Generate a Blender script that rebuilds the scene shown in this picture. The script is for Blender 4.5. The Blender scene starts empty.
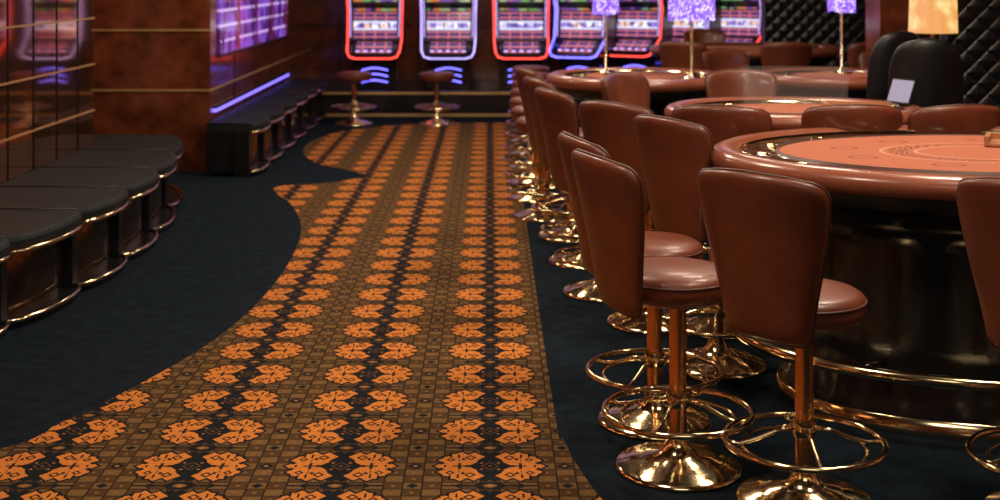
import bpy, math, random
from mathutils import Vector
random.seed(4)
sc = bpy.context.scene
try:
    sc.view_settings.view_transform = 'Standard'
    sc.view_settings.look = 'None'
except Exception: pass
pi = math.pi

# ------------------------------------------------------------------ materials
def newmat(name):
    m = bpy.data.materials.new(name); m.use_nodes = True
    nt = m.node_tree; b = nt.nodes['Principled BSDF']
    return m, nt, b
def pbr(name, col, rough=.5, metal=0., var=0., scale=8., bump=0., coat=0., emit=None, es=0., bscale=None, spec=None):
    m, nt, b = newmat(name)
    b.inputs['Roughness'].default_value = rough
    b.inputs['Metallic'].default_value = metal
    b.inputs['Coat Weight'].default_value = coat
    b.inputs['Coat Roughness'].default_value = .12
    if spec is not None: b.inputs['Specular IOR Level'].default_value = spec
    tc = nt.nodes.new('ShaderNodeTexCoord')
    n = nt.nodes.new('ShaderNodeTexNoise'); n.inputs['Scale'].default_value = scale; n.inputs['Detail'].default_value = 5
    nt.links.new(tc.outputs['Object'], n.inputs['Vector'])
    cr = nt.nodes.new('ShaderNodeValToRGB')
    a = [max(0, c*(1-var)) for c in col]; d = [min(1, c*(1+var)) for c in col]
    cr.color_ramp.elements[0].color = (*a, 1); cr.color_ramp.elements[1].color = (*d, 1)
    cr.color_ramp.elements[0].position = .3; cr.color_ramp.elements[1].position = .7
    nt.links.new(n.outputs['Fac'], cr.inputs['Fac']); nt.links.new(cr.outputs['Color'], b.inputs['Base Color'])
    if bump:
        n2 = nt.nodes.new('ShaderNodeTexNoise'); n2.inputs['Scale'].default_value = bscale or scale*12; n2.inputs['Detail'].default_value = 3
        nt.links.new(tc.outputs['Object'], n2.inputs['Vector'])
        bp = nt.nodes.new('ShaderNodeBump'); bp.inputs['Strength'].default_value = bump; bp.inputs['Distance'].default_value = .004
        nt.links.new(n2.outputs['Fac'], bp.inputs['Height']); nt.links.new(bp.outputs['Normal'], b.inputs['Normal'])
    if emit:
        b.inputs['Emission Color'].default_value = (*emit, 1); b.inputs['Emission Strength'].default_value = es
    return m

class E:
    nt = None
    def __init__(s, o): s.o = o
    @staticmethod
    def op(o, *a, clamp=False):
        n = E.nt.nodes.new('ShaderNodeMath'); n.operation = o; n.use_clamp = clamp
        for i, x in enumerate(a):
            if isinstance(x, E): E.nt.links.new(x.o, n.inputs[i])
            else: n.inputs[i].default_value = x
        return E(n.outputs[0])
    def __add__(s, x): return E.op('ADD', s, x)
    def __sub__(s, x): return E.op('SUBTRACT', s, x)
    def __mul__(s, x): return E.op('MULTIPLY', s, x)
    def __rsub__(s, x): return E.op('SUBTRACT', x, s)
    def __lt__(s, x): return E.op('LESS_THAN', s, x)
    def __gt__(s, x): return E.op('GREATER_THAN', s, x)
def mn(*a):
    r = a[0]
    for x in a[1:]: r = E.op('MINIMUM', r, x)
    return r
def mx(*a):
    r = a[0]
    for x in a[1:]: r = E.op('MAXIMUM', r, x)
    return r
def ab(x): return E.op('ABSOLUTE', x)
def ln(x, y): return E.op('SQRT', x*x + y*y)
def l1(x, y): return ab(x) + ab(y)
def fold(x, p, o=0.): return ab(E.op('SUBTRACT', E.op('FRACT', (x + o)*(1/p) + .5), .5)) * p
def mixc(nt, f, a, b):
    n = nt.nodes.new('ShaderNodeMix'); n.data_type = 'RGBA'
    nt.links.new(f.o, n.inputs[0])
    for k, x in ((6, a), (7, b)):
        if isinstance(x, tuple): n.inputs[k].default_value = (*x, 1)
        else: nt.links.new(x, n.inputs[k])
    return n.outputs[2]

def carpet_mat():
    m, nt, b = newmat('carpet_pattern'); E.nt = nt
    tc = nt.nodes.new('ShaderNodeTexCoord'); sp = nt.nodes.new('ShaderNodeSeparateXYZ')
    nt.links.new(tc.outputs['Object'], sp.inputs[0])
    X, Y = E(sp.outputs[0]), E(sp.outputs[1])
    P, Q = .485, .325
    x0 = fold(X, P); y = fold(Y, Q)
    BLK = (.011, .012, .015); ORG = (.66, .215, .042)
    # woven brown cells between the motif columns
    cx = fold(X, P/4) > P/16
    cy = fold(Y, Q/3) > Q/12
    chk = ab(cx - cy)
    col = mixc(nt, chk, (.090, .045, .016), (.180, .095, .034))
    col = mixc(nt, mn(fold(X, P/4, P/16), fold(X, P/4, -P/16), fold(Y, Q/3, Q/12), fold(Y, Q/3, -Q/12)) < .0028, col, (.030, .016, .009))
    col = mixc(nt, l1(fold(X, P/8), fold(Y, Q/6)) < .009, col, (.24, .115, .04))
    q = mn(l1(ab(x0 - P/2), y) - .026, l1(ab(x0 - P/2), ab(y - Q/2)) - .020)
    col = mixc(nt, q < 0., col, BLK)
    col = mixc(nt, l1(ab(x0 - P/2), y) < .010, col, (.34, .15, .045))
    x = x0*1.13
    # orange, angular, notched halves pulled in around the black cross
    d = mn(mx(ab(x - .100) - .055, y - .034), l1(x - .155, y - .050)*.75 - .028, l1(x - .058, y - .078)*.75 - .032,
           l1(x - .108, y - .090)*.75 - .026, mx(ab(x - .080) - .032, y - .098), l1(x - .172, y)*.75 - .024, mx(ab(x - .040) - .020, y - .030),
           mx(ab(x - .128) - .013, y - .106), mx(ab(x - .160) - .010, ab(y - .066) - .016))
    d = mx(d, .010 - l1(x - .178, y - .026)*.75, .008 - l1(x - .098, y - .060)*.75)
    det = mn(mx(ab(x - .112) - .006, y - .026), mx(ab(x - .112) - .024, y - .005), ab(l1(x - .072, y - .074)*.75 - .013) - .0040,
             ab(l1(x - .145, y - .056)*.75 - .010) - .0036, mx(ab(x - .116) - .004, ab(y - .085) - .016), mx(ab(x - .165) - .004, y - .010))
    col = mixc(nt, d < .010, col, BLK)
    col = mixc(nt, d < 0., col, ORG)
    col = mixc(nt, det < 0., col, (.030, .018, .012))
    k = mn(l1(x, y)*.75 - .040, l1(x - .046, y)*.75 - .027, mx(x - .016, y - .100), l1(x - .012, y - .056)*.75 - .024, mx(y - .009, x - .090), l1(x - .018, y - .108)*.75 - .018)
    col = mixc(nt, k < 0., col, BLK)
    col = mixc(nt, mn(l1(x, y) - .009, ab(l1(x, y) - .032) - .003) < 0., col, (.15, .068, .022))
    yy = ab(y - Q/2)
    r = ab(ln(x*.55, yy) - .022)
    col = mixc(nt, mx(r - .008, x - .08) < 0., col, BLK)
    col = mixc(nt, mx(yy - .006, ab(x - .11) - .060) < 0., col, BLK)
    col = mixc(nt, l1(x - .11, yy) < .018, col, BLK)
    col = mixc(nt, l1(x, yy) < .016, col, (.36, .14, .035))
    n = nt.nodes.new('ShaderNodeTexNoise'); n.inputs['Scale'].default_value = 150; nt.links.new(tc.outputs['Object'], n.inputs['Vector'])
    hs = nt.nodes.new('ShaderNodeMapRange'); hs.inputs[3].default_value = .45; hs.inputs[4].default_value = 1.4
    nt.links.new(n.outputs['Fac'], hs.inputs[0])
    vm = nt.nodes.new('ShaderNodeVectorMath'); vm.operation = 'SCALE'
    nt.links.new(col, vm.inputs[0]); nt.links.new(hs.outputs[0], vm.inputs['Scale'])
    nt.links.new(vm.outputs[0], b.inputs['Base Color'])
    bp = nt.nodes.new('ShaderNodeBump'); bp.inputs['Strength'].default_value = .4; bp.inputs['Distance'].default_value = .003
    nt.links.new(n.outputs['Fac'], bp.inputs['Height']); nt.links.new(bp.outputs['Normal'], b.inputs['Normal'])
    b.inputs['Roughness'].default_value = .95; b.inputs['Specular IOR Level'].default_value = .1
    return m

def quilt_mat():
    m, nt, b = newmat('black_quilt'); E.nt = nt
    tc = nt.nodes.new('ShaderNodeTexCoord'); sp = nt.nodes.new('ShaderNodeSeparateXYZ')
    nt.links.new(tc.outputs['Object'], sp.inputs[0])
    h = E(sp.outputs[0]) + E(sp.outputs[1]); z = E(sp.outputs[2])
    d = mn(fold(h + z, .14), fold(h - z, .14))
    hgt = E.op('POWER', d*14, .5)
    bp = nt.nodes.new('ShaderNodeBump'); bp.inputs['Strength'].default_value = .8; bp.inputs['Distance'].default_value = .02
    nt.links.new(hgt.o, bp.inputs['Height']); nt.links.new(bp.outputs['Normal'], b.inputs['Normal'])
    b.inputs['Base Color'].default_value = (.008, .008, .009, 1); b.inputs['Roughness'].default_value = .3
    return m

def felt_mat():
    m, nt, b = newmat('felt_layout'); E.nt = nt
    tc = nt.nodes.new('ShaderNodeTexCoord'); sp = nt.nodes.new('ShaderNodeSeparateXYZ')
    nt.links.new(tc.outputs['Generated'], sp.inputs[0])
    u = (E(sp.outputs[0]) - .5)*2; v = (E(sp.outputs[1]) - .5)*2
    r = ln(u, v)
    A = (.41, .118, .058)
    col = mixc(nt, mn(ab(r - .52), ab(r - .36)) < .010, A, (.54, .25, .15))
    E_an = E.op('ARCTAN2', v, u)
    seg = fold(E_an, 2*pi/9)
    spot = ab(ln(seg*.62, r - .70) - .06) < .009
    col = mixc(nt, spot, col, (.22, .05, .02))
    txt = E.op('MULTIPLY', ab(r - .44) < .045, E.op('MULTIPLY', fold(E_an*r, .075) < .020, fold(r + E_an*.31, .05) < .016))
    col = mixc(nt, txt, col, (.12, .03, .02))
    nt.links.new(col, b.inputs['Base Color']); b.inputs['Roughness'].default_value = .9
    return m

def screen_mat(name, kind, stren):
    m, nt, b = newmat(name); E.nt = nt
    tc = nt.nodes.new('ShaderNodeTexCoord'); sp = nt.nodes.new('ShaderNodeSeparateXYZ')
    nt.links.new(tc.outputs['Object'], sp.inputs[0])
    X, Z = E(sp.outputs[0]), E(sp.outputs[2])
    oi = nt.nodes.new('ShaderNodeObjectInfo')
    mp = nt.nodes.new('ShaderNodeVectorMath'); mp.operation = 'ADD'
    sc_ = nt.nodes.new('ShaderNodeVectorMath'); sc_.operation = 'SCALE'; sc_.inputs['Scale'].default_value = 9
    cb = nt.nodes.new('ShaderNodeCombineXYZ')
    for i in range(3): nt.links.new(oi.outputs['Random'], cb.inputs[i])
    nt.links.new(cb.outputs[0], sc_.inputs[0]); nt.links.new(tc.outputs['Object'], mp.inputs[0]); nt.links.new(sc_.outputs[0], mp.inputs[1])
    vo = nt.nodes.new('ShaderNodeTexVoronoi'); vo.inputs['Scale'].default_value = 16 if kind == 'reel' else 12
    nt.links.new(mp.outputs[0], vo.inputs['Vector'])
    cr = nt.nodes.new('ShaderNodeValToRGB')
    if kind == 'reel': cols = [(.25, .16, .6), (.9, .88, 1.), (.55, .5, .85), (.85, .5, .35), (.12, .08, .4)]
    else: cols = [(.05, .015, .10), (.16, .40, .12), (.70, .20, .05), (.22, .08, .42), (.40, .5, .22)]
    cr.color_ramp.interpolation = 'CONSTANT'
    el = cr.color_ramp.elements
    while len(el) < 5: el.new(.5)
    for i, c in enumerate(cols): el[i].position = i/5; el[i].color = (*c, 1)
    sx = nt.nodes.new('ShaderNodeSeparateColor'); nt.links.new(vo.outputs['Color'], sx.inputs[0])
    nt.links.new(sx.outputs[0], cr.inputs['Fac'])
    col = cr.outputs['Color']
    if kind == 'reel':
        row = ab(Z - .735) < .052
        bgc = mixc(nt, mn(fold(Z, .055), fold(X, .13)) < .007, (.055, .022, .12), (.65, .16, .18))
        sym = mixc(nt, fold(X, .104, .052) < .008, col, (.02, .01, .05))
        sym2 = mixc(nt, ab(Z - .735) < .030, (.75, .72, .95), sym)
        col = mixc(nt, row, bgc, sym2)
    nt.links.new(col, b.inputs['Emission Color']); b.inputs['Emission Strength'].default_value = stren
    b.inputs['Base Color'].default_value = (.02, .02, .02, 1); b.inputs['Roughness'].default_value = .1
    return m

def wallreflect_mat():  # purple slot machine reflections painted as emission colour
    m, nt, b = newmat('slot_reflection_panel'); E.nt = nt
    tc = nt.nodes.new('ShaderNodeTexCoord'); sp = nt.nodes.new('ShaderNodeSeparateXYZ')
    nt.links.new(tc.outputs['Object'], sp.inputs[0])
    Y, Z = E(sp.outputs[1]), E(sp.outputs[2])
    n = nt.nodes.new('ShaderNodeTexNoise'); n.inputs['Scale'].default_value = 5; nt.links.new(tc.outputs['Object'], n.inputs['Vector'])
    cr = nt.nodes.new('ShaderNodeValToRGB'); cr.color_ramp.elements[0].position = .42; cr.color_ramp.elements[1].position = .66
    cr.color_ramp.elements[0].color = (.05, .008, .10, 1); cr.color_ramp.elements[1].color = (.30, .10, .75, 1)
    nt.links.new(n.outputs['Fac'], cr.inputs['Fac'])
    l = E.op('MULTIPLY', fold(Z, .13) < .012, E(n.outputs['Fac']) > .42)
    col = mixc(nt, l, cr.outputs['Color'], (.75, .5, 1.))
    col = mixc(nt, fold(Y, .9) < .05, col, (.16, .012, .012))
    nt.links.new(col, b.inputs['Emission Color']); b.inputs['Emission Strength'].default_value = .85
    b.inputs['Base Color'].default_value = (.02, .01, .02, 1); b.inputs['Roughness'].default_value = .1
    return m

def bead_mat(name, c1, c2, s, scale=45):
    m, nt, b = newmat(name); E.nt = nt
    tc = nt.nodes.new('ShaderNodeTexCoord'); n = nt.nodes.new('ShaderNodeTexNoise')
    n.inputs['Scale'].default_value = scale; n.inputs['Detail'].default_value = 2
    nt.links.new(tc.outputs['Object'], n.inputs['Vector'])
    cr = nt.nodes.new('ShaderNodeValToRGB'); cr.color_ramp.elements[0].position = .45; cr.color_ramp.elements[1].position = .68
    cr.color_ramp.elements[0].color = (*c1, 1); cr.color_ramp.elements[1].color = (*c2, 1)
    nt.links.new(n.outputs['Fac'], cr.inputs['Fac']); nt.links.new(cr.outputs['Color'], b.inputs['Emission Color'])
    b.inputs['Emission Strength'].default_value = s; b.inputs['Base Color'].default_value = (.1, .05, .15, 1)
    return m

def acrylic_mat():
    m, nt, b = newmat('clear_acrylic')
    b.inputs['Base Color'].default_value = (.5, .5, .52, 1); b.inputs['Roughness'].default_value = .05
    b.inputs['Alpha'].default_value = .07
    return m

M = {}
M['leather'] = pbr('brown_leather', (.160, .038, .016), .40, var=.22, scale=5, bump=.25, bscale=140, coat=.18)
M['leather_dk'] = pbr('leather_piping', (.07, .020, .010), .45, var=.1)
M['brass'] = pbr('polished_brass', (.88, .70, .42), .13, 1., var=.06, scale=6)
M['satin'] = pbr('satin_brass', (.75, .48, .20), .45, .7, var=.08, scale=6)
M['brass_refl'] = pbr('brass_pole_reflection', (.80, .38, .16), .24, 1., var=.06, scale=6)  # brass pole with the orange leather reflection put into its colour
M['black'] = pbr('black_gloss', (.010, .009, .009), .14, var=.3, scale=4)
M['blackm'] = pbr('black_upholstery', (.009, .0125, .0135), .6, var=.3, scale=6, bump=.3, bscale=90, spec=.22)
M['blackch'] = pbr('black_chair_leather', (.005, .005, .006), .4, var=.3, scale=6)
M['blackdk'] = pbr('black_lacquer', (.006, .006, .007), .3, var=.3)
M['navy'] = pbr('navy_carpet', (.009, .0150, .0225), .95, var=.3, scale=14, bump=.4, bscale=260, spec=.05)
M['granite'] = pbr('red_granite', (.21, .055, .022), .16, .35, var=.5, scale=6, coat=.5)
M['mirror'] = pbr('bronze_mirror_tile', (.42, .18, .09), .05, .92, var=.25, scale=2)
M['mirrdk'] = pbr('dark_bronze_mirror', (.14, .08, .05), .12, .9, var=.5, scale=7)
M['redwood'] = pbr('red_wood_panel', (.17, .042, .014), .22, 0., var=.6, scale=5, coat=.5)
M['rim'] = pbr('rim_leather', (.27, .078, .040), .30, var=.15, scale=5, bump=.15, bscale=120, coat=.35)
M['wood'] = pbr('dark_walnut', (.10, .038, .020), .16, var=.4, scale=9, coat=.6)
M['tray'] = pbr('pale_wood', (.45, .20, .09), .4, var=.15, scale=10)
M['ceil'] = pbr('ceiling_paint', (.08, .045, .03), .8, var=.1)
M['quilt'] = quilt_mat(); M['felt'] = felt_mat(); M['carpet'] = carpet_mat()
M['reel'] = screen_mat('screen_reels', 'reel', 1.2); M['top'] = screen_mat('screen_top', 'top', .9)
M['red'] = pbr('led_red', (.8, .05, .05), .4, emit=(1., .07, .05), es=2.6)
M['blue'] = pbr('led_blue', (.1, .1, .8), .4, emit=(.14, .12, 1.), es=4.5)
M['stripe'] = pbr('blue_reflection', (.1, .1, .8), .4, emit=(.20, .14, 1.), es=2.2)  # emission colour painted for blue slot light mirrored in the wall
M['white'] = pbr('led_violet_white', (.6, .6, .9), .4, emit=(.50, .40, 1.), es=1.7)
M['bead'] = bead_mat('purple_beads', (.13, .03, .62), (.85, .7, 1.), 1.5)
M['gold_shade'] = bead_mat('gold_fabric_shade', (.80, .36, .07), (1., .72, .28), 1.05, 9)
M['acr'] = acrylic_mat()
M['tab'] = pbr('tablet_screen', (.2, .2, .28), .2, emit=(.70, .66, .95), es=.28)
M['wrefl'] = wallreflect_mat()

# ------------------------------------------------------------------ mesh builder
import bmesh
class MB:
    def __init__(s): s.v = []; s.f = []; s.m = []; s.mats = []; s.sm = []
    def mi(s, k):
        if k not in s.mats: s.mats.append(k)
        return s.mats.index(k)
    def grid(s, rows, mat, closeu=False, closev=False, smooth=True, flip=False):
        b = len(s.v); nr = len(rows); nc = len(rows[0])
        for r in rows: s.v.extend([tuple(p) for p in r])
        k = s.mi(mat)
        for i in range(nr if closev else nr-1):
            for j in range(nc if closeu else nc-1):
                i2 = (i+1) % nr; j2 = (j+1) % nc
                q = (b+i*nc+j, b+i*nc+j2, b+i2*nc+j2, b+i2*nc+j)
                s.f.append(q[::-1] if flip else q); s.m.append(k); s.sm.append(smooth)
    def lathe(s, prof, mat, seg=32, c=(0, 0, 0), smooth=True, el=None):
        rows = []
        for (r, z) in prof:
            row = []
            for j in range(seg):
                t = 2*pi*j/seg
                if el: rx, ry = max(el[0]+r, .0005), max(el[1]+r, .0005)
                else: rx = ry = max(r, .0004)
                row.append((c[0]+rx*math.cos(t), c[1]+ry*math.sin(t), c[2]+z))
            rows.append(row)
        s.grid(rows, mat, closeu=True, smooth=smooth, flip=True)
    def cap(s, pts, mat):
        b = len(s.v); s.v.extend([tuple(p) for p in pts]); s.f.append(tuple(range(b, b+len(pts)))); s.m.append(s.mi(mat)); s.sm.append(False)
    def tube(s, pts, r, mat, seg=8, closed=False):
        pts = [Vector(p) for p in pts]; n = len(pts); rows = []
        for i, p in enumerate(pts):
            a = pts[(i-1) % n] if (closed or i > 0) else p
            c = pts[(i+1) % n] if (closed or i < n-1) else p
            t = (c-a).normalized()
            up = Vector((0, 0, 1)) if abs(t.z) < .9 else Vector((1, 0, 0))
            x = t.cross(up).normalized(); y = x.cross(t)
            rows.append([p + x*r*math.cos(2*pi*j/seg) + y*r*math.sin(2*pi*j/seg) for j in range(seg)])
        s.grid(rows, mat, closeu=True, closev=closed)
        if not closed:
            s.cap(rows[0], mat); s.cap(rows[-1][::-1], mat)
    def box(s, x0, x1, y0, y1, z0, z1, mat, bev=0.):
        if bev:
            b = bev
            def ring(o, z): return [(x0+o, y0+o, z), (x1-o, y0+o, z), (x1-o, y1-o, z), (x0+o, y1-o, z)]
            rows = [ring(b, z0), ring(0, z0+b), ring(0, z1-b), ring(b, z1)]
            s.grid(rows, mat, closeu=True, smooth=False); s.cap(rows[0][::-1], mat); s.cap(rows[-1], mat); return
        r0 = [(x0, y0, z0), (x1, y0, z0), (x1, y1, z0), (x0, y1, z0)]; r1 = [(a, b_, z1) for a, b_, _ in r0]
        s.grid([r0, r1], mat, closeu=True, smooth=False); s.cap(r0[::-1], mat); s.cap(r1, mat)
    def prism(s, prof, x0, x1, mat):
        r0 = [(x0, y, z) for y, z in prof]; r1 = [(x1, y, z) for y, z in prof]
        s.grid([r0, r1], mat, closeu=True, smooth=False); s.cap(r0[::-1], mat); s.cap(r1, mat)
    def mesh(s, name):
        me = bpy.data.meshes.new(name); me.from_pydata(s.v, [], s.f)
        for k in s.mats: me.materials.append(M[k])
        me.polygons.foreach_set('material_index', s.m); me.polygons.foreach_set('use_smooth', s.sm)
        me.validate(); me.update()
        bm = bmesh.new(); bm.from_mesh(me); bmesh.ops.remove_doubles(bm, verts=bm.verts, dist=.00005)
        bmesh.ops.recalc_face_normals(bm, faces=bm.faces); bm.to_mesh(me); bm.free()
        return me
def put(me, name, loc=(0, 0, 0), rz=0., scale=(1, 1, 1)):
    o = bpy.data.objects.new(name, me); sc.collection.objects.link(o)
    o.location = loc; o.rotation_euler = (0, 0, rz); o.scale = scale
    return o
def D(a): return math.radians(a)

# ------------------------------------------------------------------ room shell
def shell(name, x0, x1, y0, y1, z0, z1, mat):
    b = MB(); b.box(x0, x1, y0, y1, z0, z1, mat); return put(b.mesh(name), name)
shell('floor', -3.6, 5.2, -2, 16.6, -.1, 0, 'navy')
shell('ceiling', -3.6, 5.2, -2, 16.6, 3.2, 3.3, 'ceil')
shell('wall_back', -3.6, 5.2, 16.4, 16.6, 0, 3.2, 'redwood')
shell('wall_right', 5.0, 5.2, -2, 16.4, 0, 3.2, 'redwood')
shell('wall_front', -3.6, 5.2, -2.2, -2, 0, 3.2, 'redwood')
shell('wall_left', -3.0, -2.76, -2, 9.05, 0, 3.2, 'mirror')
shell('wall_recess', -3.6, -3.4, 9.05, 10.6, 0, 3.2, 'granite')
shell('wall_alcove', -3.6, -2.28, 10.6, 16.4, 0, 3.2, 'granite')

b = MB()
for z in [.66, .98, 1.30, 1.62, 1.94]:
    b.box(-2.76, -2.750, 3, 9.05, z-.005, z+.005, 'satin')
for y in [4.5+i*.42 for i in range(11)]:
    b.box(-2.76, -2.754, y-.003, y+.003, .42, 2.6, 'blackdk')
put(b.mesh('trim_left'), 'trim_1')
b = MB()
for z in [.66, 1.15, 1.6]:
    b.box(-3.4, -2.272, 10.590, 10.6, z-.008, z+.008, 'satin')
for z in [.66, 1.6]:
    b.box(-2.28, -2.272, 10.6, 16.4, z-.008, z+.008, 'satin')
for y in [11.6, 12.6, 13.6, 14.6]:
    b.box(-2.28, -2.273, y-.006, y+.006, .42, 3.1, 'blackdk')
put(b.mesh('trim_alcove'), 'trim_2')
b = MB(); b.box(-2.279, -2.262, 10.9, 14.5, .93, 1.56, 'wrefl')  # added glowing panel in place of slot reflections on the glossy wall
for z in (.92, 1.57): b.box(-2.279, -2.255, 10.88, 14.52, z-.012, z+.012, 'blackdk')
put(b.mesh('wall_reflection'), 'slot_reflection_panel')
b = MB(); b.box(-2.279, -2.255, 10.7, 14.6, .47, .50, 'stripe'); b.box(-2.279, -2.25, 10.7, 14.6, .50, .52, 'blackdk')  # added glowing strip, the blue part of the painted wall reflection
put(b.mesh('strip'), 'blue_reflection_strip')
b = MB()
for x in [-1.9, -.9, .1, 1.1, 2.1]:
    b.box(x-.02, x+.02, 16.37, 16.4, 0, 3.2, 'wood')
b.box(-2.27, 2.5, 16.37, 16.4, .95, 1.0, 'wood')
put(b.mesh('trim_back'), 'trim_3')

# carpet
def cr_spline(pts, n=8):
    out = []
    for i in range(len(pts)-1):
        p0 = pts[max(i-1, 0)]; p1 = pts[i]; p2 = pts[i+1]; p3 = pts[min(i+2, len(pts)-1)]
        for k in range(n):
            t = k/n
            out.append(tuple(.5*((2*p1[a]) + (-p0[a]+p2[a])*t + (2*p0[a]-5*p1[a]+4*p2[a]-p3[a])*t*t + (-p0[a]+3*p1[a]-3*p2[a]+p3[a])*t**3) for a in (0, 1)))
    out.append(pts[-1]); return out
F, H, HX, HY = 1300., 1.6, 490., -25.
def fl(u, v, z=0.):
    Y = F*(H-z)/(v-HY); return ((u-HX)*Y/F, Y)
right = cr_spline([(.62, 2.6), (.45, 3.6), (.33, 4.0), (.255, 4.45), (.235, 4.9), (.235, 9.0), (.235, 14.0)])
far = [(.0, 14.05), fl(420, 124), ]
lobe2 = cr_spline([fl(400, 125), fl(350, 130), fl(315, 140), fl(303, 152), fl(318, 164), fl(345, 170), fl(366, 175)])
lobe1 = cr_spline([fl(366, 177), fl(330, 183), fl(275, 188), fl(293, 207), fl(301, 232), fl(285, 270), fl(248, 313), fl(200, 350), fl(130, 390), fl(60, 424), fl(0, 450), (-2.3, 3.9), (-2.75, 3.2), (-2.75, 2.6)])
out = right + far + lobe2 + lobe1
bm = bmesh.new()
vs = [bm.verts.new((x, y, .004)) for x, y in out]
f = bm.faces.new(vs); f.normal_update()
if f.normal.z < 0: f.normal_flip()
r = bmesh.ops.triangulate(bm, faces=[f])
me = bpy.data.meshes.new('patterned_carpet'); bm.to_mesh(me); bm.free(); me.materials.append(M['carpet'])
put(me, 'patterned_carpet')

# ------------------------------------------------------------------ stools
def stool_mesh(back=True, seat_z=.655):
    b = MB(); dz = seat_z-.655; so = -.02 if back else 0
    b.lathe([(0, 0), (.205, 0), (.207, .008), (.195, .018), (.165, .022), (.155, .030), (.12, .034), (.11, .042), (.07, .048), (.05, .065), (.036, .09), (.029, .12)], 'brass', 40)
    b.lathe([(.028, .10), (.028, .565+dz)], 'brass_refl', 20)
    b.lathe([(.034, .20), (.036, .205), (.036, .245), (.034, .25)], 'brass', 20)
    b.tube([(.238*math.cos(2*pi*i/48), .238*math.sin(2*pi*i/48), .185) for i in range(48)], .0105, 'brass', 8, True)
    b.tube([(.185*math.cos(2*pi*i/40), .185*math.sin(2*pi*i/40), .165) for i in range(40)], .006, 'brass', 6, True)
    for k in range(4):
        a = pi/4 + k*pi/2
        b.tube([(r_*math.cos(a), r_*math.sin(a), z_) for r_, z_ in [(.03, .225), (.09, .215), (.15, .19), (.20, .178), (.236, .184)]], .007, 'brass', 6)
    c = (so, 0, 0)
    b.lathe([(0, .535+dz), (.07, .535+dz), (.10, .55+dz), (.14, .560+dz), (.170, .566+dz)], 'blackdk', 32, c=c)
    b.lathe([(.155, .560+dz), (.176, .566+dz), (.187, .582+dz), (.192, .604+dz), (.191, .626+dz), (.184, .640+dz), (.165, .651+dz), (.12, .657+dz), (.07, .659+dz), (0, .660+dz)], 'leather', 40, c=c)
    b.tube([(so+.191*math.cos(2*pi*i/40), .191*math.sin(2*pi*i/40), .624+dz) for i in range(40)], .0045, 'leather_dk', 6, True)
    if back:
        R = .32; NU, NV = 22, 28
        def P(u, v, off):
            s_ = min(1, v/.9); s_ = s_*s_*(3-2*s_)*.6+s_*.4
            w = .142 + .094*s_
            if v > .89: t = (v-.89)/.11; w *= .74+.26*math.sqrt(max(0, 1-t*t))
            if v < .08: t = (.08-v)/.08; w *= .84+.16*math.sqrt(max(0, 1-t*t))
            ph = u*w/R; cx = R-.222-.105*v**1.2
            rr = R+off
            return (cx-rr*math.cos(ph), rr*math.sin(ph), .535+.485*v+.018*(1-u*u)*v)
        def th(u, v): return .030*math.sqrt(max(0, 1-abs(u)**6))*math.sqrt(max(0, 1-abs(2*v-1)**14))
        us = [math.sin(pi/2*(-1+2*i/NU)) for i in range(NU+1)]; vs_ = [.5-.5*math.cos(pi*i/NV) for i in range(NV+1)]
        b.grid([[P(u, v, th(u, v)) for u in us] for v in vs_], 'leather')
        b.grid([[P(u, v, -th(u, v)) for u in us] for v in vs_], 'leather', flip=True)
        per = [P(-1, v, 0) for v in vs_] + [P(u, 1, 0) for u in us[1:-1]] + [P(1, v, 0) for v in vs_[::-1]] + [P(u, 0, 0) for u in us[::-1][1:-1]]
        b.tube(per, .006, 'leather_dk', 6, True)
    return b.mesh('bar_stool' if back else 'backless_stool')
ms = stool_mesh(True); mb = stool_mesh(False, .56); mb2 = stool_mesh(False, .66)
for x, y, a in [(.61, 4.22, 18), (.955, 3.95, 46), (.59, 4.66, 12), (1.66, 3.82, 55),
                (.93, 5.34, 34), (.74, 5.98, 44), (1.08, 5.90, 72), (1.60, 5.95, 88), (2.0, 5.94, 100),
                (.57, 6.55, 18), (.53, 7.25, 14), (.96, 7.25, -40), (1.50, 7.42, -85), (.50, 7.95, 12)]:
    put(ms, 'bar_stool', (x, y, 0), D(a))
for x, y, a in [(.36, 8.6, 0), (.34, 9.3, 0), (.34, 10.0, 0), (.36, 10.8, 0), (.38, 11.6, 0), (.40, 12.5, 0), (.42, 13.4, 0)]:
    put(mb2, 'counter_stool', (x, y, 0), D(a))
for x in [-1.46, -.57]:
    put(mb, 'slot_stool', (x, 13.95, 0))

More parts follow.
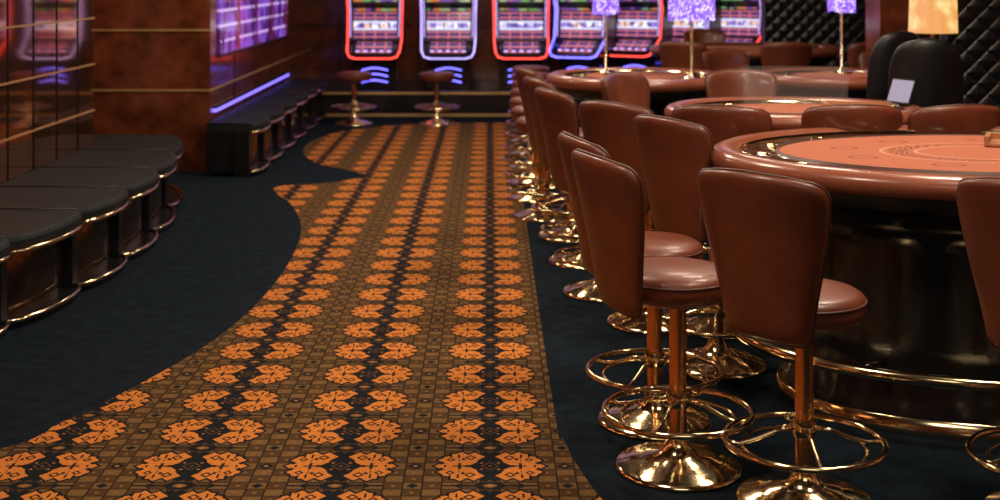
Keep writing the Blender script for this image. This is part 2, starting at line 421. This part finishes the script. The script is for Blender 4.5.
# ------------------------------------------------------------------ gaming tables
def table_mesh(a, bb, h=.93):
    b = MB(); el = (a, bb); S = 72
    b.lathe([(-.11, h-.02), (-.10, h-.003), (-.075, h+.008), (-.045, h+.008), (-.018, h-.002), (-.003, h-.018), (0, h-.034), (-.004, h-.052), (-.02, h-.068), (-.05, h-.075), (-.12, h-.075)], 'rim', S, el=el)
    b.lathe([(-.112, h-.02), (-.114, h-.004), (-.124, h-.004), (-.126, h-.018)], 'brass', S, el=el)
    b.lathe([(-.125, h-.018), (-.255, h-.018)], 'wood', S, el=el)
    b.lathe([(-.255, h-.018), (-.256, h-.006), (-.262, h-.006), (-.264, h-.010)], 'leather_dk', S, el=el)
    b.lathe([(-.05, h-.075), (-.06, h-.12), (-.12, h-.14), (-.20, h-.16), (-.26, h-.18)], 'blackdk', S, el=el)
    b.lathe([(-.26, h-.18), (-.28, h-.30), (-.30, .40), (-.29, .12), (-.26, .06), (-.26, 0)], 'black', S, el=el)
    b.lathe([(-.255, 0), (-.255, .05), (-.262, .055)], 'brass', S, el=el)
    rail = [((a-.10)*math.cos(2*pi*i/S), (bb-.10)*math.sin(2*pi*i/S), .24) for i in range(S)]
    b.tube(rail, .022, 'brass', 10, True)
    for k in range(10):
        t = 2*pi*k/10+.2
        p = ((a-.10)*math.cos(t), (bb-.10)*math.sin(t)); q = ((a-.285)*math.cos(t), (bb-.285)*math.sin(t))
        b.tube([(p[0], p[1], .24), (q[0], q[1], .24)], .010, 'brass', 8)
    for k in range(14):
        t = 2*pi*k/14
        c = ((a-.19)*math.cos(t), (bb-.19)*math.sin(t), h-.018)
        b.lathe([(.030, .001), (.034, .004), (.038, .001)], 'brass', 16, c=c)
    me = b.mesh('gaming_table')
    f_ = MB()
    ring = [((a-.264)*math.cos(2*pi*i/S), (bb-.264)*math.sin(2*pi*i/S)) for i in range(S)]
    f_.cap([(x, y, h-.010) for x, y in ring], 'felt')
    return me, f_.mesh('felt_surface')
def table(cx, cy, a, bb, rz=0.):
    me, fe = table_mesh(a, bb)
    o = put(me, 'gaming_table', (cx, cy, 0), rz)
    q = put(fe, 'felt_surface'); q.parent = o
    return o
table(1.93, 4.98, 1.08, .80)
table(1.55, 6.62, .66, .52)
table(1.00, 8.78, .62, .60)
table(2.40, 8.85, .60, .50)
table(2.40, 12.2, .90, .65)

b = MB(); b.box(-.17, .17, -.09, .09, 0, .012, 'tray', .003); b.box(-.17, .17, .07, .09, .012, .03, 'tray'); b.box(-.17, -.15, -.09, .07, .012, .03, 'tray')
tr = b.mesh('card_tray')
put(tr, 'card_tray', (1.84, 6.50, .931), D(-8))
put(tr, 'card_tray', (2.14, 5.14, .922), D(-25), (1, .9, 1.3))
b = MB(); b.box(-.10, .10, -.008, .008, 0, .15, 'blackdk'); b.box(-.09, .09, -.010, -.008, .01, .14, 'tab'); b.prism([(.008, .0), (.06, 0), (.008, .09)], -.03, .03, 'blackdk')
o = put(b.mesh('tablet_display'), 'tablet_display', (2.09, 6.66, .940), D(-70), (.8, .8, .9)); o.rotation_euler = (D(-22), 0, D(-62))

# ------------------------------------------------------------------ lamps on poles
def pole_lamp(x, y, z0, zb, zt, r, mat='bead', name='beaded_lamp'):
    b = MB()
    b.lathe([(0, 0), (.07, 0), (.07, .01), (.02, .02), (.011, .04), (.011, zt-z0)], 'brass', 20)
    n = 60; H_ = zt-zb
    for k in range(n):
        t = 2*pi*k/n; rr = r*(1 if k % 2 else .9)
        L = H_*(1-.08*random.random())
        px, py = rr*math.cos(t), rr*math.sin(t)
        nb = max(6, int(L/.022)); prof = []
        for i in range(nb):
            zc = zt-z0-L*(i+.5)/nb
            prof += [(.003, zc+.010), (.0085, zc), (.003, zc-.009)]
        b.lathe(prof, mat, 6, c=(px, py, 0))
    b.lathe([(r*.75, zt-z0), (r*.75, zb-z0+.02)], mat, 16)
    b.lathe([(0, zt-z0+.02), (r*1.03, zt-z0+.02), (r*1.03, zt-z0-.01), (r*.9, zt-z0-.012)], 'brass', 32)
    put(b.mesh(name), name, (x, y, z0))
pole_lamp(1.31, 8.45, .922, 1.295, 1.72, .145)
pole_lamp(.80, 9.0, .922, 1.32, 1.72, .085)
pole_lamp(2.42, 8.95, .922, 1.335, 1.72, .09)
b = MB()
b.lathe([(0, 0), (.16, 0), (.16, .02), (.03, .04), (.014, .08), (.014, 1.7)], 'brass', 24)
rows = []
for zz, rr in [(1.24, .142), (1.4, .138), (1.6, .13), (1.8, .12)]:
    rows.append([((rr+.008*math.cos(12*t))*math.cos(t), (rr+.008*math.cos(12*t))*math.sin(t), zz) for t in [2*pi*i/96 for i in range(96)]])
b.grid(rows, 'gold_shade', closeu=True)
put(b.mesh('floor_lamp'), 'floor_lamp', (2.76, 8.10, 0))

b = MB(); b.box(-.26, .26, -.003, .003, 0, .20, 'acr'); b.box(-.27, -.26, -.03, .03, 0, .20, 'acr'); b.box(.26, .27, -.03, .03, 0, .20, 'acr')
dv = b.mesh('acrylic_divider')
put(dv, 'acrylic_divider', (1.60, 6.82, .922), 0)

# ------------------------------------------------------------------ right background
b = MB(); b.box(2.75, 4.2, 13.0, 13.2, 0, 3.2, 'quilt'); put(b.mesh('wall_quilted'), 'wall_partition')
b = MB(); b.box(3.12, 3.42, 10.4, 10.8, 0, 3.2, 'redwood'); b.box(3.1, 3.44, 10.38, 10.82, 0, .12, 'brass'); put(b.mesh('pillar'), 'wood_pillar')
b = MB(); b.box(2.92, 4.9, 8.30, 8.45, 0, 3.2, 'quilt'); put(b.mesh('wall_quilt_r'), 'wall_partition')
def high_chair():
    b = MB(); R = .32; NU, NV = 20, 24
    def P(u, v, off):
        w = .25
        if v > .72: t = (v-.72)/.28; w *= .45+.55*math.sqrt(max(0, 1-t*t))
        ph = u*w/R; cx = R-.24-.08*v; rr = R+off
        return (cx-rr*math.cos(ph), rr*math.sin(ph), .48+.80*v+.02*(1-u*u)*v)
    def th(u, v): return .045*math.sqrt(max(0, 1-abs(u)**5))*math.sqrt(max(0, 1-abs(2*v-1)**12))
    us = [math.sin(pi/2*(-1+2*i/NU)) for i in range(NU+1)]; vs_ = [.5-.5*math.cos(pi*i/NV) for i in range(NV+1)]
    b.grid([[P(u, v, th(u, v)) for u in us] for v in vs_], 'blackch'); b.grid([[P(u, v, -th(u, v)) for u in us] for v in vs_], 'blackch', flip=True)
    b.lathe([(0, .46), (.2, .46), (.24, .48), (.25, .53), (.23, .57), (.15, .59), (0, .595)], 'blackch', 32)
    b.lathe([(0, 0), (.24, 0), (.24, .02), (.06, .05), (.03, .08), (.03, .47)], 'brass', 32)
    return b.mesh('black_armchair')
hc = high_chair()
put(hc, 'high_back_chair', (2.40, 7.25, 0), D(80), (.85, .85, .97)); put(hc, 'high_back_chair', (2.33, 7.85, 0), D(110), (.8, .8, .98))
for x, y, a in [(1.9, 9.6, -60), (2.9, 9.5, -110), (1.75, 11.2, 60), (2.5, 11.2, 90), (3.1, 11.3, 120), (2.2, 13.1, -90)]:
    put(ms, 'bar_stool', (x, y, 0), D(a))

# ------------------------------------------------------------------ slot machines
def slot_mesh(led):
    b = MB()
    b.box(-.25, .25, -.20, .25, 0, .40, 'black', .01)
    for zc in (.08, .15, .22):
        b.tube([(-.15+.30*i/10, -.205-.03*math.sin(pi*i/10), zc+.03*math.cos(pi*(i-5)/10)) for i in range(11)], .008, 'blue', 6)
    b.prism([(-.40, .36), (-.43, .40), (-.40, .43), (-.16, .56), (-.16, .40), (-.2, .36)], -.30, .30, 'black')
    b.prism([(-.395, .437), (-.20, .543), (-.20, .548), (-.397, .442)], -.20, .20, 'reel')
    for i in range(5):
        b.lathe([(.0, .012), (.02, .012), (.024, 0)], 'white', 10, c=(-.18+.09*i, -.385, .447))
    b.prism([(-.16, .56), (-.10, .92), (-.10, .95), (-.16, 1.0), (-.10, 1.75), (.25, 1.75), (.25, .38), (-.16, .38)], -.30, .30, 'blackdk')
    b.prism([(-.168, .585), (-.118, .885), (-.113, .885), (-.160, .58)], -.25, .25, 'reel')
    b.prism([(-.168, 1.01), (-.118, 1.62), (-.11, 1.62), (-.160, 1.01)], -.25, .25, 'top')
    b.prism([(-.128, .905), (-.124, .93), (-.10, .93), (-.10, .905)], -.25, .25, 'top')
    for sx in (-1, 1):
        b.tube([(sx*.315, -.12, 1.75), (sx*.318, -.18, 1.0), (sx*.315, -.14, .93), (sx*.312, -.20, .58), (sx*.300, -.40, .45), (sx*.27, -.435, .39), (sx*.20, -.44, .37)], .010, led, 8)
        b.tube([(sx*.285, -.13, 1.70), (sx*.287, -.185, 1.0), (sx*.285, -.15, .93), (sx*.28, -.20, .60)], .005, 'white', 6)
    b.tube([(-.20, -.44, .37), (.20, -.44, .37)], .008, led, 8)
    b.lathe([(0, 0), (.12, 0), (.12, .12), (0, .14)], 'top', 20, c=(0, .05, 1.75))
    return b.mesh('slot_machine')
sm = {k: slot_mesh(k) for k in ('red', 'white', 'blue')}
PZ = .28
for x, y, a, k in [(-1.33, 15.2, 0, 'red'), (-.48, 15.2, 0, 'white'), (.36, 15.2, 0, 'red'), (1.12, 15.35, -22, 'blue'), (1.82, 15.6, -28, 'red'), (2.45, 15.9, -34, 'white'), (3.12, 15.95, -36, 'red')]:
    put(sm[k], 'slot_machine', (x, y, PZ), D(a))
b = MB()
b.box(-2.27, 3.7, 14.72, 16.36, 0, PZ, 'blackdk', .004)
b.box(-2.27, 3.7, 14.705, 14.72, PZ-.03, PZ-.005, 'satin'); b.box(-2.27, 3.7, 14.705, 14.72, .0, .03, 'satin')
put(b.mesh('slot_plinth'), 'slot_plinth')

# ------------------------------------------------------------------ scalloped banquettes
def bench(path, backx, name, cusps):
    b = MB()
    def row(off, z): return [(x+off, y, z) for x, y in path]
    prof = [(-.10, .365), (-.01, .365), (0, .375), (0, .40), (-.008, .415), (-.03, .422)]
    rows = [row(o_, z_) for o_, z_ in prof] + [[(backx, y, .424) for x, y in path], [(backx, y, .365) for x, y in path]]
    b.grid(rows, 'blackm', closev=True, smooth=False)
    b.cap([r_[0] for r_ in rows], 'blackm'); b.cap([r_[-1] for r_ in rows][::-1], 'blackm')
    b.tube([(x-.006, y, .352) for x, y in path], .013, 'brass', 6)
    rows = [row(-.10, .365), row(-.10, .03)] + [[(backx, y, .03) for x, y in path], [(backx, y, .365) for x, y in path]]
    b.grid(rows, 'mirrdk', closev=True, smooth=False)
    b.cap([r_[0] for r_ in rows][::-1], 'blackdk'); b.cap([r_[-1] for r_ in rows], 'blackdk')
    rows = [row(-.02, .0), row(-.02, .035), row(-.11, .035), row(-.11, 0)]
    b.grid(rows, 'blackdk', closev=True, smooth=False)
    b.tube([(x-.012, y, .040) for x, y in path], .013, 'brass', 6)
    for (x, y) in cusps:
        b.box(x-.14, x-.02, y-.035, y+.035, .0, .365, 'blackdk')
        b.tube([(x-.02, y, .424), (backx+.01, y, .426)], .004, 'blackdk', 6)
    put(b.mesh(name), name)
def scal(cy, fx, bulge=.075, n=14):
    pts = []
    for i in range(len(cy)-1):
        for k in range(n):
            t = k/n; y = cy[i]+(cy[i+1]-cy[i])*t
            pts.append((fx(y)+bulge*math.sqrt(math.sin(pi*t)) if t > 0 else fx(y), y))
    pts.append((fx(cy[-1]), cy[-1])); return pts
fx1 = lambda y: -2.03-.06*(y-7.3)**2
cy1 = [4.4, 5.12, 5.83, 6.53, 7.22, 7.95, 8.76, 9.6]
full = scal(cy1, fx1)
p1 = [p for p in full if p[1] <= 9.04]; p2 = [p for p in full if p[1] > 9.04]
p1.append((p2[0][0], 9.045)); p2.insert(0, (p2[0][0], 9.055))
bench(p1, -2.755, 'banquette_bench', [(fx1(y), y) for y in cy1[:-1]])
bench(p2, -3.39, 'banquette_bench', [])
cy2 = [10.3, 10.95, 11.7, 12.45, 13.2, 13.95, 14.65]
bench(scal(cy2, lambda y: -1.88, .07), -2.25 , 'banquette_bench', [(-1.88, y) for y in cy2])

# ------------------------------------------------------------------ lights
def area(x, y, z, sx, sy, p, col, rx=0., ry=0.):
    l = bpy.data.lights.new('ceiling_light', 'AREA'); l.shape = 'RECTANGLE'; l.size = sx; l.size_y = sy; l.energy = p; l.color = col
    o = bpy.data.objects.new('ceiling_light', l); sc.collection.objects.link(o); o.location = (x, y, z); o.rotation_euler = (rx, ry, 0)
warm = (1., .81, .62)
for x, y, p in [(-.4, 3.2, 46), (-.3, 6.2, 40), (-.3, 9.2, 44), (-.3, 12.2, 38), (1.8, 3.4, 42), (2.0, 5.4, 50), (1.6, 7.6, 34), (1.6, 10.2, 22)]:
    area(x, y, 3.15, .5, .5, p, warm)
area(-.2, 15.0, 3.15, 3, .5, 8, (.8, .5, .8))
area(-2.4, 9.6, 3.15, .5, .5, 20, warm)
area(.5, -.5, 3.0, 2.0, .8, 26, (1., .85, .7), D(35))
w = bpy.data.worlds.new('world'); sc.world = w; w.use_nodes = True
w.node_tree.nodes['Background'].inputs[0].default_value = (.05, .04, .035, 1)

# ------------------------------------------------------------------ camera
cam = bpy.data.cameras.new('camera'); co = bpy.data.objects.new('camera', cam); sc.collection.objects.link(co)
cam.sensor_width = 36; cam.lens = 46.8; co.location = (0, 0, 1.6); co.rotation_euler = (pi/2, 0, 0)
cam.shift_x = .01; cam.shift_y = -.275
cam.dof.use_dof = True; cam.dof.focus_distance = 4.4; cam.dof.aperture_fstop = 3.0
sc.camera = co
